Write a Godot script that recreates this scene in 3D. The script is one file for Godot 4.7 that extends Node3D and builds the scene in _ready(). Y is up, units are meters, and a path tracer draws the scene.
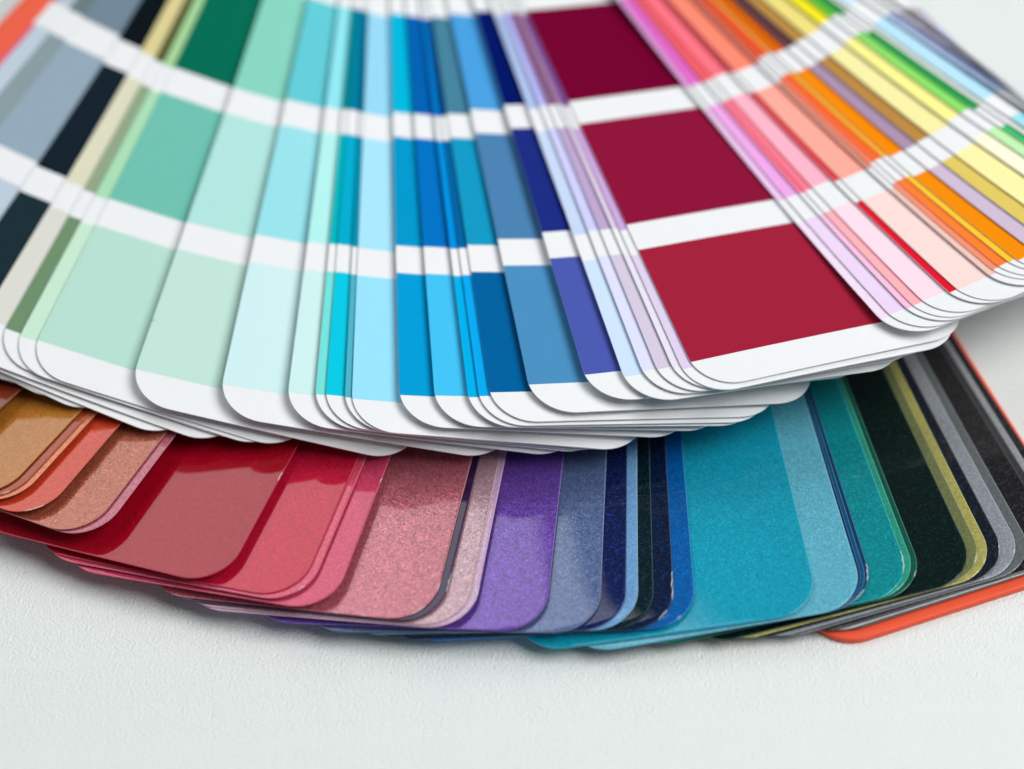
extends Node3D
# Two fan decks of colour strips on a white embossed tabletop.

const CAM_H := 0.30940
const CAM_PITCH := 0.88537
const CAM_ROLL := -0.04970
const FOCAL_PX := 2174.51

const W := 0.05                       # width of a strip
const UP_PIVOT := Vector2(0.00358, -0.43472)       # x, z of the rivet of the deck on top
const LOW_PIVOT := Vector2(0.00883, -0.41125)
const BLOCK_END := 0.19960               # distance from the rivet to the end of the last colour block
const BLOCK := 0.02703
const BAND := 0.00643
const UP_LEN := BLOCK_END + 0.0064
const LOW_LEN := 0.21510
const CORNER := 0.0076
const UP_STEP := 0.000222
const LOW_STEP := 0.00012
const FOLD := 0.566                   # where the last strips on the right flop over (angle at the rivet)
const UP_SAG := [1.15266, -0.78829, -0.35656, 0.26528, 1.10025, 0.30122, 0.26486, 0.74960, 0.46193, -0.38171, -0.49808, -0.16458]
const LOW_SAG := [0.05713, 0.05500, -0.04149, 0.10169, 0.12417, 0.05038]
const UP_TILT := [-0.16536, -0.17138, -0.06182]
const LOW_TILT := [0.05428, -0.07840]

const LEAN := [[-0.58, -0.03], [-0.33, -0.085], [-0.23, -0.11], [-0.15, -0.12], [-0.09, -0.138], [0.0, -0.14], [0.087, -0.12], [0.12, -0.125], [0.17, -0.08], [0.22, -0.05], [0.26, -0.018], [0.427, 0.01], [0.53, 0.05], [0.76, 0.06]]

# colour words, angle, shift along the strip in mm, three blocks from the rivet outwards
const UPPER := [
	["hot pink", -31.63, 0.00, "DA4A7E", "DD5F8C", "E07A9E"],
	["pale blue grey", -31.23, -0.14, "B9C6D6", "C0CEDB", "C9D3DE"],
	["stone grey", -29.58, 0.02, "6E7E82", "8A9CA1", "A9B6BA"],
	["blue grey", -27.92, 0.16, "738796", "94A9B8", "BCCBD8"],
	["midnight navy", -24.02, 0.17, "0A141B", "13222D", "1B2F36"],
	["sand beige", -21.69, 0.52, "DBCE93", "DCDABF", "DADAD0"],
	["olive and sage", -20.25, 0.90, "5A6038", "91A687", "6F8F6C"],
	["light leaf green", -19.33, 1.28, "A5D29A", "A9DDB5", "C6E8CF"],
	["forest green fading to pale mint", -18.35, 0.93, "016B52", "6FBFAE", "B6DECF"],
	["pale sea green", -12.93, 0.62, "86D2BE", "B0E2DB", "C0E3D6"],
	["aqua fading to ice", -8.38, -0.09, "62C9D3", "98DFE7", "CDEDEE"],
	["pale aqua", -5.00, -0.27, "8EE3EC", "B2EFEA", "CBEEEB"],
	["teal green", -3.61, -0.27, "008A8F", "00B3BB", "74DED8"],
	["turquoise", -3.08, -0.20, "007C9E", "02A9CB", "06C6E0"],
	["petrol blue", -2.12, 0.22, "006B90", "0090AE", "4FB0C4"],
	["baby blue", -1.76, 0.57, "95D5F0", "A6E1F7", "97DFFA"],
	["cyan blue", 0.60, -0.50, "00B4DA", "0095C8", "009AD3"],
	["cobalt to sky blue", 2.32, -0.33, "005FAE", "0070C0", "42BFEF"],
	["bright azure", 3.96, 0.27, "007ACC", "008FDD", "00ADE6"],
	["ocean blue", 4.48, 0.28, "00457F", "00629C", "06A6EA"],
	["slate teal to deep blue", 5.02, -0.25, "44809A", "1296C0", "005F9B"],
	["denim blue", 6.96, -1.32, "489DDB", "4A7FAE", "4A8CBC"],
	["royal navy and indigo", 9.77, -2.21, "001564", "1C2B80", "4A58AC"],
	["powder blue", 11.59, -0.66, "ABBFE6", "C4D5F1", "CBDFF6"],
	["periwinkle lilac", 12.55, -1.12, "B7B7F4", "CDCCF5", "DCDDF9"],
	["dusty mauve", 13.25, -0.82, "8B5E85", "BBA3C9", "D3C8DC"],
	["pale mauve", 13.99, -0.51, "AF84AC", "DDC9E3", "E6E0EE"],
	["violet to lilac", 14.38, 0.36, "7F4A97", "CBA6DB", "DDCDE9"],
	["deep crimson", 14.88, -0.62, "72002F", "8C1239", "A0203A"],
	["light orchid pink", 24.79, -1.26, "E9A0DC", "EDC3EA", "EFDCF1"],
	["orchid", 25.32, -1.33, "E66ACB", "EDA6E6", "EBD3F1"],
	["coral to candy pink", 26.23, -1.15, "FF6A72", "FF7A94", "F8C0DC"],
	["watermelon pink", 26.58, -1.22, "FF5F6B", "FF7B92", "FFB0B8"],
	["rose pink", 27.13, -1.35, "FF7585", "FFB3C6", "FADAE6"],
	["bright red", 28.53, -0.80, "C8404C", "E2404A", "E0182F"],
	["salmon to pale peach", 28.95, -0.55, "FF8A72", "FFAA9A", "F7D9D3"],
	["terracotta pink", 30.82, -0.63, "D77A63", "DB8F80", "F0C4B8"],
	["salmon orange", 31.17, -1.47, "F0562F", "FF8563", "FF8E6C"],
	["vivid orange", 31.52, -1.50, "F5562A", "FF6A2C", "FF8030"],
	["amber yellow", 32.08, -1.35, "FF9E30", "FFB12E", "FFC733"],
	["deep orange", 32.46, -0.69, "D96400", "F58A05", "F28C0A"],
	["plum and mauve", 33.52, -0.64, "5E3A40", "A990AC", "CDBBD2"],
	["mustard gold", 34.50, -0.99, "B98A45", "B98743", "DFC763"],
	["butter yellow", 35.54, -1.17, "EDDC7E", "F3EBA4", "FCF0A9"],
	["lemon yellow", 37.23, -2.19, "F7E91F", "F8F291", "FAFAD8"],
	["apple green", 38.34, -2.37, "5CC43C", "88DE68", "BFEFB0"],
	["emerald green", 39.14, -1.50, "149A4A", "1BA04F", "3FBF75"],
	["off white grey green", 39.64, -1.50, "C9D6C6", "D3DCD2", "DDE6DC"],
	["ice blue", 40.08, -2.33, "CFE6F5", "B5DFF3", "9EDCEB"],
	["soft periwinkle", 41.39, -2.45, "A9B4DA", "A9B4DA", "B5BCD8"],
	["lavender grey", 42.19, -1.50, "C4BFD0", "C4BFD0", "CFCBD8"],
	["taupe", 42.89, -1.50, "A89A88", "A89A88", "B0A494"],
]
# colour words, angle, shift in mm, colour, size of the flakes in the lacquer
const LOWER := [
	["burnt red", -38.97, -2.94, "C23A1E", 0.25],
	["dark bronze", -37.47, -2.94, "7E3418", 0.30],
	["ochre gold", -33.97, -2.94, "B8762C", 0.30],
	["rust", -33.52, -2.94, "A84626", 0.25],
	["peach bronze", -33.20, -2.94, "DE7F54", 0.25],
	["coral red", -31.73, -2.94, "CE452A", 0.30],
	["copper glitter", -29.31, -2.93, "B5654C", 0.90],
	["dusky pink", -28.80, -2.99, "C86A7C", 0.50],
	["glossy crimson", -22.49, -1.39, "AA0622", 0.12],
	["raspberry red", -19.09, -1.52, "C4183C", 0.35],
	["light coral red", -18.70, -0.91, "D8506A", 0.30],
	["rose pink", -17.46, -0.31, "D24468", 0.30],
	["frosted pink glitter", -13.08, -0.36, "C46F7C", 1.00],
	["dark aubergine", -12.67, -0.07, "331440", 0.40],
	["pale rose glitter", -11.59, 0.21, "C9A3AC", 0.90],
	["pale lilac", -11.28, 0.49, "CDA9C6", 0.30],
	["violet glitter", -8.09, 0.50, "7650B2", 1.00],
	["slate blue glitter", -5.70, 0.80, "6477A3", 0.90],
	["navy", -4.55, 0.46, "16245A", 0.70],
	["light steel blue", -4.00, 0.46, "78AADA", 0.25],
	["blackish teal", -3.29, 0.59, "08262F", 0.80],
	["midnight blue", -2.37, 0.72, "0E2244", 0.80],
	["electric blue", -1.42, 0.74, "066ABC", 0.70],
	["turquoise", 4.03, 2.29, "18A4C0", 0.40],
	["pale aqua blue", 6.11, 2.93, "68BCD2", 0.35],
	["ink blue", 6.26, 2.93, "0A3A66", 0.40],
	["petrol blue", 6.46, 2.93, "0E5580", 0.40],
	["deep sea blue", 6.66, 2.61, "0B3E68", 0.40],
	["teal", 8.42, 2.30, "10A0A8", 0.60],
	["sea green", 8.74, 2.30, "2E9E85", 0.40],
	["bottle green", 9.02, 2.59, "0C5A48", 0.40],
	["blackish green", 11.45, 3.15, "03211C", 0.80],
	["moss green", 11.99, 3.02, "767C50", 0.30],
	["khaki gold", 12.46, 3.30, "B0AB5F", 0.40],
	["charcoal blue", 13.09, 3.59, "1B222D", 0.50],
	["silver", 13.87, 3.88, "979CA3", 0.40],
	["pewter grey", 14.40, 4.30, "696E70", 0.30],
	["soft black", 15.77, 4.52, "2A282A", 0.60],
	["graphite", 16.17, 4.74, "444648", 0.60],
	["bright silver", 16.52, 4.96, "A2A4A8", 0.30],
	["black", 16.99, 5.18, "28282B", 0.50],
]

# strip, from and to along its rim in mm, width in mm
const GLINT_CHIPS := [["midnight blue", -4.0, 2.4, 0.32], ["midnight blue", 4.2, 6.6, 0.28], ["electric blue", 6.2, 7.2, 0.4], ["frosted pink glitter", -1.0, 1.5, 0.2], ["frosted pink glitter", 4.6, 7.6, 0.22], ["frosted pink glitter", 15.0, 16.2, 0.22], ["frosted pink glitter", 20.0, 20.8, 0.25], ["dark aubergine", -3.0, 1.2, 0.22], ["light coral red", 4.0, 5.4, 0.4], ["pale lilac", -1.5, 2.0, 0.2], ["coral red", 4.0, 7.5, 0.22], ["ochre gold", 5.0, 6.2, 0.22], ["rust", 4.2, 5.6, 0.2], ["peach bronze", 7.0, 9.5, 0.16], ["teal", -1.0, 3.8, 0.28], ["deep sea blue", -0.5, 3.6, 0.3], ["deep sea blue", 5.0, 7.5, 0.26], ["moss green", 3.0, 5.5, 0.24], ["khaki gold", 4.5, 5.8, 0.2], ["charcoal blue", 1.0, 4.5, 0.2], ["silver", 3.6, 4.6, 0.3], ["pewter grey", 1.0, 4.0, 0.24], ["glossy crimson", -17.5, -15.5, 0.35], ["rose pink", -21.0, -20.0, 0.2], ["bottle green", 3.5, 5.0, 0.2]]

var paper: StandardMaterial3D
var flake_albedo := {}
var flake_normal: ImageTexture
var print_grain: ImageTexture
var up_zero := 0


func _ready() -> void:
	camera_and_light()
	materials()
	tabletop()
	lower_deck()
	upper_deck()


# ---------------------------------------------------------------- camera, light
func camera_and_light() -> void:
	var cam := Camera3D.new()
	cam.name = "camera"
	add_child(cam)
	var attr := CameraAttributesPhysical.new()
	attr.frustum_focal_length = 12.0 / (384.5 / FOCAL_PX)
	attr.frustum_near = 0.02
	attr.frustum_far = 60.0
	attr.frustum_focus_distance = 0.372
	attr.exposure_aperture = 5.0
	cam.attributes = attr
	cam.near = 0.02
	cam.far = 60.0
	cam.fov = rad_to_deg(2.0 * atan(384.5 / FOCAL_PX))
	var c := cos(CAM_PITCH)
	var s := sin(CAM_PITCH)
	var right := Vector3(1, 0, 0)
	var up := Vector3(0, c, -s)
	var fw := Vector3(0, -s, -c)
	var r2 := right * cos(CAM_ROLL) + up * sin(CAM_ROLL)
	var u2 := up * cos(CAM_ROLL) - right * sin(CAM_ROLL)
	cam.transform = Transform3D(Basis(r2, u2, -fw), Vector3(0, CAM_H, 0))
	cam.current = true

	var env := Environment.new()
	env.background_mode = Environment.BG_COLOR
	env.background_color = Color(0.38, 0.40, 0.42)
	env.tonemap_mode = Environment.TONE_MAPPER_LINEAR
	env.tonemap_exposure = 1.0
	env.sdfgi_enabled = true
	env.ssao_enabled = true
	env.ssil_enabled = true
	var we := WorldEnvironment.new()
	we.name = "environment"
	we.environment = env
	add_child(we)

	# softbox behind the decks on the left: its mirror image is the pale sheen on the glossy strips
	softbox(Vector3(-0.68, 1.28, -1.02), Vector3(0, 0, -0.27), Vector2(1.25, 1.1), 0.40, Color(0.975, 0.99, 1.0), "wide white softbox lamp behind the fan decks")
	# overhead softbox, a little to the right
	softbox(Vector3(0.85, 1.20, -0.05), Vector3(0, 0, -0.27), Vector2(0.95, 0.9), 1.87, Color(1.0, 0.995, 0.99), "square white softbox lamp high over the right side of the table")


func softbox(at: Vector3, target: Vector3, size: Vector2, energy: float, tint: Color, label: String) -> void:
	var box := Node3D.new()
	box.name = "softbox_lamp"
	add_child(box, true)
	box.look_at_from_position(at, target, Vector3.UP)
	box.set_meta("label", label)
	box.set_meta("category", "lamp")
	box.set_meta("group", "studio softboxes around the table")
	var cloth := StandardMaterial3D.new()
	cloth.albedo_color = Color(0.03, 0.03, 0.03)
	cloth.roughness = 0.9
	var glow := StandardMaterial3D.new()
	glow.albedo_color = Color(0.9, 0.9, 0.9)
	glow.emission_enabled = true
	glow.emission = tint
	glow.emission_energy_multiplier = 1.0
	var hw := size.x / 2.0
	var hh := size.y / 2.0
	var st := SurfaceTool.new()
	st.begin(Mesh.PRIMITIVE_TRIANGLES)
	var front := [Vector3(-hw, -hh, 0), Vector3(hw, -hh, 0), Vector3(hw, hh, 0), Vector3(-hw, hh, 0)]
	var back := []
	for v in front:
		back.append(Vector3(v.x * 0.3, v.y * 0.3, 0.3))
	for k in 4:
		quad(st, front[k], front[(k + 1) % 4], back[(k + 1) % 4], back[k])
	quad(st, back[0], back[1], back[2], back[3])
	st.generate_normals()
	part("shell", st.commit(), cloth, box)
	var panel := BoxMesh.new()
	panel.size = Vector3(size.x * 0.98, size.y * 0.98, 0.006)
	var pn := part("diffuser", panel, glow, box)
	pn.position = Vector3(0, 0, 0.004)
	var l := AreaLight3D.new()
	l.name = "softbox_light"
	l.area_size = size * 0.98
	l.light_energy = energy
	l.light_color = tint
	l.area_normalize_energy = true
	l.area_range = 12.0
	l.shadow_enabled = true
	box.add_child(l)
	l.position = Vector3(0, 0, -0.004)


# ---------------------------------------------------------------- small helpers
func quad(st: SurfaceTool, a: Vector3, b: Vector3, c: Vector3, d: Vector3) -> void:
	for v in [a, b, c, a, c, d]:
		st.add_vertex(v)


func part(called: String, mesh: Mesh, mat: Material, parent: Node3D) -> MeshInstance3D:
	var o := MeshInstance3D.new()
	o.name = called
	o.mesh = mesh
	o.material_override = mat
	parent.add_child(o, true)
	return o


func hexa(h: String) -> Color:
	return Color.html("#" + h)


# ---------------------------------------------------------------- materials
func materials() -> void:
	var rng := RandomNumberGenerator.new()
	rng.seed = 77
	# faint grain of printed card, with a few specks of dust and hairline scuffs
	var g := Image.create(1024, 1024, false, Image.FORMAT_RGB8)
	for y in 1024:
		for x in 1024:
			var v := 0.975 + 0.025 * rng.randf()
			g.set_pixel(x, y, Color(v, v, v))
	for k in 26:
		var at := Vector2(rng.randf() * 1023.0, rng.randf() * 1023.0)
		var dark := 0.62 + 0.25 * rng.randf()
		var along := Vector2.from_angle(rng.randf() * TAU)
		for q in rng.randi_range(1, 14) if k % 3 == 0 else rng.randi_range(1, 3):
			g.set_pixel(posmod(int(at.x), 1024), posmod(int(at.y), 1024), Color(dark, dark, dark))
			at += along
			along = along.rotated(rng.randf_range(-0.15, 0.15))
	print_grain = ImageTexture.create_from_image(g)
	# metal flakes in lacquer: brightness of each flake, and which way it leans
	var n := 512
	var a := Image.create(n, n, false, Image.FORMAT_RGB8)
	var b := Image.create(n, n, false, Image.FORMAT_RGB8)
	var c := Image.create(n, n, false, Image.FORMAT_RGB8)
	var d := Image.create(n, n, false, Image.FORMAT_RGB8)
	for y in n:
		for x in n:
			var q := rng.randf()
			var v := 0.68 + 0.2 * q
			if q > 0.90:
				v = 0.9 + 0.1 * rng.randf()
			a.set_pixel(x, y, Color(v, v, v))
			var v3 := 0.34 + 0.2 * q * q + (0.42 * rng.randf() if q > 0.86 else 0.0)
			d.set_pixel(x, y, Color(v3, v3, v3))
			var v2 := 0.80 + 0.2 * q * q
			b.set_pixel(x, y, Color(v2, v2, v2))
			var lx := rng.randfn(0.0, 0.20)
			var ly := rng.randfn(0.0, 0.20)
			var nv := Vector3(lx, ly, 1.0).normalized()
			c.set_pixel(x, y, Color(nv.x * 0.5 + 0.5, nv.y * 0.5 + 0.5, nv.z * 0.5 + 0.5))
	flake_albedo["coarse"] = ImageTexture.create_from_image(a)
	flake_albedo["fine"] = ImageTexture.create_from_image(b)
	flake_albedo["spark"] = ImageTexture.create_from_image(d)
	flake_normal = ImageTexture.create_from_image(c)
	paper = StandardMaterial3D.new()
	paper.albedo_color = Color(0.925, 0.93, 0.935)
	paper.roughness = 0.55
	paper.metallic_specular = 0.25
	paper.albedo_texture = print_grain
	paper.uv1_scale = Vector3(9, 9, 1)


func ink(h: String, slip: Vector2) -> StandardMaterial3D:
	var m := StandardMaterial3D.new()
	m.uv1_offset = Vector3(slip.x, slip.y, 0)
	m.albedo_color = hexa(h)
	m.albedo_texture = print_grain
	m.uv1_scale = Vector3(9, 9, 1)
	m.roughness = 0.6
	m.metallic_specular = 0.12
	return m


func edge_card(h: String) -> StandardMaterial3D:
	var m := StandardMaterial3D.new()
	m.albedo_color = hexa(h).lerp(Color(0.85, 0.84, 0.84), 0.28)
	m.roughness = 0.6
	m.metallic_specular = 0.25
	return m


func lacquer(h: String, flakes: float) -> StandardMaterial3D:
	var m := StandardMaterial3D.new()
	var c := hexa(h)
	m.albedo_color = c * lerpf(1.05, 1.22, flakes)
	m.albedo_texture = flake_albedo["coarse"] if flakes > 0.45 else flake_albedo["fine"]
	if c.get_luminance() < 0.2 and flakes > 0.45:
		m.albedo_color = Color(c.r * 2.1 + 0.02, c.g * 2.1 + 0.02, c.b * 2.1 + 0.02)
		m.albedo_texture = flake_albedo["spark"]
	m.uv1_scale = Vector3(10.5, 10.5, 1)
	m.metallic = lerpf(0.25, 0.6, flakes)
	m.roughness = lerpf(0.45, 0.36, flakes)
	m.metallic_specular = 0.12
	m.normal_enabled = true
	m.normal_texture = flake_normal
	m.normal_scale = lerpf(0.12, 0.62, flakes)
	m.clearcoat_enabled = true
	m.clearcoat = 1.0
	m.clearcoat_roughness = 0.02
	return m


# ---------------------------------------------------------------- the tabletop
func tabletop() -> void:
	var m := StandardMaterial3D.new()
	m.albedo_color = Color(0.89, 0.91, 0.90)
	m.roughness = 0.5
	m.metallic_specular = 0.45
	var noise := FastNoiseLite.new()
	noise.seed = 5
	noise.noise_type = FastNoiseLite.TYPE_SIMPLEX_SMOOTH
	noise.frequency = 0.05
	noise.fractal_octaves = 3
	var h: Image = noise.get_seamless_image(512, 512)
	h.convert(Image.FORMAT_RGB8)
	h.bump_map_to_normal_map(9.0)
	m.normal_enabled = true
	m.normal_texture = ImageTexture.create_from_image(h)
	m.normal_scale = 0.55
	m.uv1_triplanar = true
	m.uv1_world_triplanar = true
	m.uv1_scale = Vector3(58, 58, 58)
	var top := BoxMesh.new()
	top.size = Vector3(2.4, 0.03, 1.8)
	var o := MeshInstance3D.new()
	o.name = "tabletop"
	o.mesh = top
	o.material_override = m
	o.position = Vector3(0, -0.015, -0.2)
	o.set_meta("kind", "structure")
	o.set_meta("label", "white tabletop with a fine embossed leather grain")
	add_child(o)


# ---------------------------------------------------------------- where a strip lies
func sag(k: Array, rows: int, cols: int, phi: float, x: float) -> float:
	var y := 0.0
	for i in rows:
		for j in cols:
			y += k[i * cols + j] * 0.01 * pow(phi, i) * pow(x, j)
	return y


# how steeply a strip of the upper deck leans to the right
func lean(th: float) -> float:
	for i in LEAN.size() - 1:
		if th < LEAN[i + 1][0]:
			return lerpf(LEAN[i][1], LEAN[i + 1][1], clampf((th - LEAN[i][0]) / (LEAN[i + 1][0] - LEAN[i][0]), 0.0, 1.0))
	return LEAN[LEAN.size() - 1][1]


# A point of a strip of the upper deck: s along it from the rivet, lat across it.
func up_point(index: float, th: float, s: float, lat: float, lift: float) -> Vector3:
	var flat := lat
	var drop := 0.0
	if th > 0.3:
		var crease := s * tan(FOLD - th)
		var a := lat - crease
		if s > 0.02 and a > 0.0:
			var bend := 0.007
			var most := 1.16
			var ang := minf(a / bend, most)
			flat = crease + bend * sin(ang)
			drop = bend * (1.0 - cos(ang))
			if a > bend * most:
				flat += (a - bend * most) * cos(most)
				drop += (a - bend * most) * sin(most)
			flat += (lift - 0.0) * sin(ang)
	var dx := s * sin(th) + flat * cos(th)
	var dz := s * cos(th) - flat * sin(th)
	var r := sqrt(dx * dx + dz * dz)
	var phi := atan2(dx, dz) / 0.4 if r > 0.012 else th / 0.4
	var x := maxf((r - 0.26) / 0.1, -1.7)
	var q := th / 0.4
	var ease := smoothstep(0.0, 0.07, s)
	var tilt: float = (UP_TILT[0] + UP_TILT[1] * q + UP_TILT[2] * q * q) * ease
	var xs := x
	var y := lerpf(0.0185, sag(UP_SAG, 4, 3, clampf(phi, -1.7, 1.9), maxf(xs, -1.5)), smoothstep(0.0, 0.1, s))
	y -= 0.0028 * smoothstep(0.30, 0.42, th) * smoothstep(0.07, 0.14, s)
	if th > 0.25 and s > 0.14:
		var u := (s - 0.14) / 0.06
		y += 0.0009 * smoothstep(0.25, 0.42, th) * u * (3.1 * u - 2.1)
	y += (index - up_zero) * UP_STEP - tilt * W / 2.0 + lean(th) * ease * (flat + W / 2.0) - drop + lift
	y = maxf(y, 0.0012 + index * 0.00004)
	return Vector3(UP_PIVOT.x + dx, y, UP_PIVOT.y + dz)


func low_point(index: float, count: int, th: float, s: float, lat: float, lift: float) -> Vector3:
	var dx := s * sin(th) + lat * cos(th)
	var dz := s * cos(th) - lat * sin(th)
	var r := sqrt(dx * dx + dz * dz)
	var phi := atan2(dx, dz) / 0.4 if r > 0.012 else th / 0.4
	var x := maxf((r - 0.26) / 0.1, -1.7)
	var ease := smoothstep(0.0, 0.07, s)
	var tilt: float = (LOW_TILT[0] + LOW_TILT[1] * th / 0.4) * ease
	var y := lerpf(0.0, sag(LOW_SAG, 3, 2, phi, x), smoothstep(0.0, 0.1, s))
	var more := 0.025 * smoothstep(-0.06, 0.1, th) * (1.0 - smoothstep(0.2, 0.3, th)) * ease
	y += 0.0020 + (count - 1 - index) * LOW_STEP + tilt * lat + more * (lat + W / 2.0) + lift
	y = maxf(y, 0.0017 + (count - 1 - index) * 0.0001 + lift)
	return Vector3(LOW_PIVOT.x + dx, y, LOW_PIVOT.y + dz)


# half the width of a strip at s, with its rounded corners
func half_width(s: float, length: float, tail: float, radius: float, w: float) -> float:
	var over := maxf(s - (length - radius), (-tail + radius) - s)
	if over <= 0.0:
		return w / 2.0
	over = minf(over, radius)
	return w / 2.0 - radius + sqrt(maxf(radius * radius - over * over, 0.0))


func stations(from: float, to: float, length: float, tail: float, radius: float, joints: Array) -> PackedFloat32Array:
	var list: Array[float] = [from, to]
	var s := -0.2
	while s < 0.3:
		if s > from + 0.0000001 and s < to - 0.0000001 and s < length - radius - 0.0005 and s > -tail + radius + 0.0005:
			list.append(s)
		s += 0.006
	for k in 13:
		var ang := PI / 2.0 * k / 12.0
		for e in [length - radius + radius * sin(ang), -tail + radius - radius * sin(ang)]:
			if e > from + 0.0000001 and e < to - 0.0000001:
				list.append(e)
	for e in joints:
		if e > from + 0.0000001 and e < to - 0.0000001:
			list.append(e)
	list.sort()
	var out := PackedFloat32Array()
	for v in list:
		if out.is_empty() or v - out[out.size() - 1] > 0.000002:
			out.append(v)
	return out


# A sheet over s in [from, to]. With depth > 0 it is a closed card, else one printed or lacquered skin.
func sheet(put: Callable, from: float, to: float, length: float, tail: float, radius: float, w: float, depth: float, rim: float, joints: Array = []) -> ArrayMesh:
	var ss := stations(from, to, length, tail, radius, joints)
	var lats := PackedFloat32Array([-1.0, -0.72, -0.45, -0.22, 0.0, 0.22, 0.45, 0.72, 1.0])
	if rim > 0.0:
		lats = PackedFloat32Array([-1.0, -0.995, -0.986, -0.72, -0.45, -0.22, 0.0, 0.22, 0.45, 0.72, 0.986, 0.995, 1.0])
	var nl := lats.size()
	var top := []
	var low := []
	for i in ss.size():
		var hw := maxf(half_width(ss[i], length, tail, radius, w), 0.0)
		var row := PackedVector3Array()
		var row2 := PackedVector3Array()
		for j in nl:
			var dip := 0.0
			if rim > 0.0 and (j == 0 or j == nl - 1 or (i == ss.size() - 1 and to >= length)):
				dip = rim
			elif rim > 0.0 and (j == 1 or j == nl - 2 or (i == ss.size() - 2 and to >= length)):
				dip = rim * 0.3
			row.append(put.call(ss[i], lats[j] * hw, -dip))
			if depth > 0.0:
				row2.append(put.call(ss[i], lats[j] * hw, -depth))
		top.append(row)
		low.append(row2)
	var st := SurfaceTool.new()
	st.begin(Mesh.PRIMITIVE_TRIANGLES)
	st.set_smooth_group(0)
	for i in ss.size() - 1:
		for j in nl - 1:
			var h0 := half_width(ss[i], length, tail, radius, w)
			var h1 := half_width(ss[i + 1], length, tail, radius, w)
			var uv := [Vector2(lats[j] * h0, ss[i]), Vector2(lats[j + 1] * h0, ss[i]), Vector2(lats[j + 1] * h1, ss[i + 1]), Vector2(lats[j] * h1, ss[i + 1])]
			var p := [top[i][j], top[i][j + 1], top[i + 1][j + 1], top[i + 1][j]]
			for k in [0, 1, 2, 0, 2, 3]:
				st.set_uv(uv[k])
				st.add_vertex(p[k])
	if depth > 0.0:
		st.set_smooth_group(1)
		for i in ss.size() - 1:
			for j in nl - 1:
				var p := [low[i][j], low[i + 1][j], low[i + 1][j + 1], low[i][j + 1]]
				for k in [0, 1, 2, 0, 2, 3]:
					st.set_uv(Vector2(lats[j], ss[i]))
					st.add_vertex(p[k])
		st.set_smooth_group(2)
		var ring := []
		for i in ss.size():
			ring.append([top[i][0], low[i][0]])
		for j in range(1, nl):
			ring.append([top[ss.size() - 1][j], low[ss.size() - 1][j]])
		for i in range(ss.size() - 2, -1, -1):
			ring.append([top[i][nl - 1], low[i][nl - 1]])
		for j in range(nl - 2, 0, -1):
			ring.append([top[0][j], low[0][j]])
		for i in ring.size():
			var e: Array = ring[i]
			var f: Array = ring[(i + 1) % ring.size()]
			for v in [e[0], f[0], f[1], e[0], f[1], e[1]]:
				st.set_uv(Vector2(0, 0))
				st.add_vertex(v)
	st.index()
	st.generate_normals()
	return st.commit()


# A sliver along the rim, from one distance to another (in mm, counted from where the right corner starts to turn).
func glint_chip(put: Callable, length: float, from: float, to: float, wide: float) -> ArrayMesh:
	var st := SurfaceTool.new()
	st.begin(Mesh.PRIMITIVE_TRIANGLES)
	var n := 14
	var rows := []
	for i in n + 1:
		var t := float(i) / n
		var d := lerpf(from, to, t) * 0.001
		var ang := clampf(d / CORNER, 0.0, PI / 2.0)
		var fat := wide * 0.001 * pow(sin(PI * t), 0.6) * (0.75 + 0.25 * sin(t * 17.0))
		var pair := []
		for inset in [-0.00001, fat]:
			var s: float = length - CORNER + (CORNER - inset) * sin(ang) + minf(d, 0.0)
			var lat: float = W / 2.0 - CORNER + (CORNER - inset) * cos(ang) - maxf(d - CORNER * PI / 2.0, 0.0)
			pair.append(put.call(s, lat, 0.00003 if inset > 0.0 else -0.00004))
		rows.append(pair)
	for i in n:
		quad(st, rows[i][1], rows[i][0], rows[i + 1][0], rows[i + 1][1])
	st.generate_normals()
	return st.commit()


func rivet(deck: Node3D, pivot: Vector2, top: float) -> void:
	var steel := StandardMaterial3D.new()
	steel.albedo_color = Color(0.7, 0.7, 0.72)
	steel.metallic = 1.0
	steel.roughness = 0.3
	var shaft := CylinderMesh.new()
	shaft.top_radius = 0.0022
	shaft.bottom_radius = 0.0022
	shaft.height = top
	var body := part("rivet", shaft, steel, deck)
	body.position = Vector3(pivot.x, top / 2.0, pivot.y)
	var cap := SphereMesh.new()
	cap.radius = 0.0045
	cap.height = 0.003
	cap.is_hemisphere = true
	cap.height = 0.0022
	var head := part("rivet_head", cap, steel, body)
	head.position = Vector3(0, top / 2.0, 0)


func plastic() -> StandardMaterial3D:
	var m := StandardMaterial3D.new()
	m.albedo_color = Color(0.94, 0.36, 0.24)
	m.roughness = 0.42
	m.metallic_specular = 0.3
	m.subsurf_scatter_enabled = false
	return m


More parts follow.
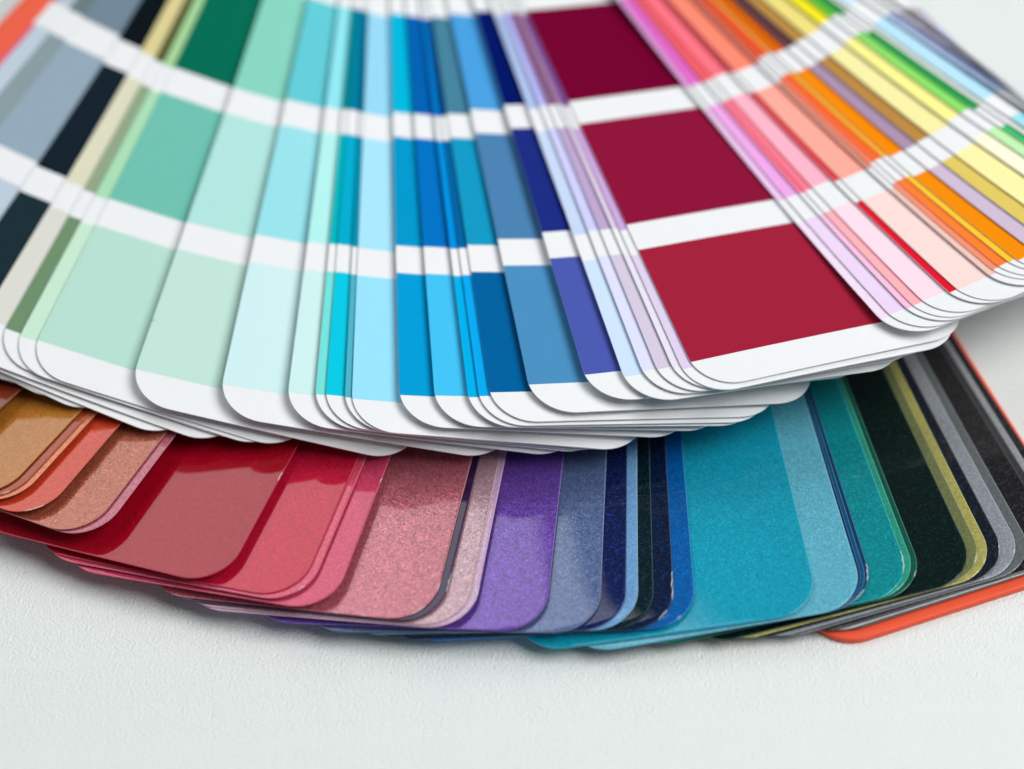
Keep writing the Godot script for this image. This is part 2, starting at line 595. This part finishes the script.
# ---------------------------------------------------------------- the two decks
func lower_deck() -> void:
	var deck := Node3D.new()
	deck.name = "color_fan_deck"
	add_child(deck)
	deck.set_meta("label", "fan deck of glossy metallic lacquer strips lying on the white table, under the other")
	deck.set_meta("category", "fan deck")
	deck.set_meta("group", "colour fan decks")
	var count := LOWER.size()
	var th_c := deg_to_rad(17.11)
	var cover_put := func(s: float, lat: float, lift: float) -> Vector3:
		return Vector3(LOW_PIVOT.x + s * sin(th_c) + lat * cos(th_c), 0.0014 + lift, LOW_PIVOT.y + s * cos(th_c) - lat * sin(th_c))
	var cover := part("plastic_cover", sheet(cover_put, -0.01, LOW_LEN + 0.0068, LOW_LEN + 0.0068, 0.01, CORNER, W + 0.0008, 0.0012, 0.00025), plastic(), deck)
	cover.set_meta("label", "orange plastic cover sheet at the bottom of the deck")
	var strips := []
	for i in count:
		var row: Array = LOWER[i]
		var th := deg_to_rad(row[1])
		var length: float = LOW_LEN + row[2] * 0.001
		var put := func(s: float, lat: float, lift: float) -> Vector3:
			return low_point(i, count, th, s, lat, lift)
		var card := part("swatch_strip", sheet(put, -0.008, length, length, 0.008, CORNER, W, 0.00009, 0.0, [0.03]), edge_card(row[3]), deck)
		card.set_meta("label", "glossy %s strip" % row[0])
		strips.append(card)
		var skin := func(s: float, lat: float, lift: float) -> Vector3:
			return low_point(i, count, th, s, lat, lift + 0.00002)
		part("lacquer_coat", sheet(skin, 0.03, length, length, 0.008, CORNER, W, 0.0, 0.00006, [0.03]), lacquer(row[3], row[4]), card)
	# glints and chips along the rims, painted in as slivers of white
	for w in GLINT_CHIPS:
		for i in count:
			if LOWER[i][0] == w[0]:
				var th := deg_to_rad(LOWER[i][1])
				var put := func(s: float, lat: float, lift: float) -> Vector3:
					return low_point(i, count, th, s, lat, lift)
				part("glint_chip", glint_chip(put, LOW_LEN + LOWER[i][2] * 0.001, w[1], w[2], w[3]), paper, strips[i])
	rivet(deck, LOW_PIVOT, 0.0020 + count * LOW_STEP + 0.0006)


func upper_deck() -> void:
	var deck := Node3D.new()
	deck.name = "color_fan_deck_001"
	add_child(deck)
	deck.set_meta("label", "fan deck of matt colour strips with white bands, spread on top of the glossy deck")
	deck.set_meta("category", "fan deck")
	deck.set_meta("group", "colour fan decks")
	for i in UPPER.size():
		if UPPER[i][0] == "baby blue":
			up_zero = i
	var th_c := deg_to_rad(-34.33)
	var cover_put := func(s: float, lat: float, lift: float) -> Vector3:
		return up_point(-3.0, th_c, s, lat, lift)
	var cover := part("plastic_cover", sheet(cover_put, -0.01, UP_LEN + 0.0035, UP_LEN + 0.0035, 0.01, CORNER, W + 0.0008, 0.0008, 0.0002), plastic(), deck)
	cover.set_meta("label", "orange plastic cover sheet at the bottom of the deck")
	for i in UPPER.size():
		var row: Array = UPPER[i]
		var th := deg_to_rad(row[1])
		var shift: float = row[2] * 0.001
		var length := UP_LEN + shift + 0.003 * smoothstep(0.35, 0.40, -th)
		var put := func(s: float, lat: float, lift: float) -> Vector3:
			return up_point(i, th, s, lat, lift)
		var joints := []
		for k in 5:
			joints.append(BLOCK_END + shift - (4 - k) * (BLOCK + BAND))
			joints.append(joints[joints.size() - 1] - BLOCK)
		var card := part("swatch_strip", sheet(put, -0.008, length, length, 0.008, CORNER, W, 0.0002, 0.0, joints), paper, deck)
		card.set_meta("label", "matt %s strip" % row[0])
		var skin := func(s: float, lat: float, lift: float) -> Vector3:
			return up_point(i, th, s, lat, lift + 0.00002)
		for k in 5:
			var to := BLOCK_END + shift - (4 - k) * (BLOCK + BAND)
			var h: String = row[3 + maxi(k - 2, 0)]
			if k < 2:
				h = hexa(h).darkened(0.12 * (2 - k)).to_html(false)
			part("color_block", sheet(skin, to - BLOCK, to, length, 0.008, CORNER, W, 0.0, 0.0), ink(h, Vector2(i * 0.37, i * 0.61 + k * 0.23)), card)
	rivet(deck, UP_PIVOT, 0.0185 + (UPPER.size() - up_zero) * UP_STEP + 0.0006)
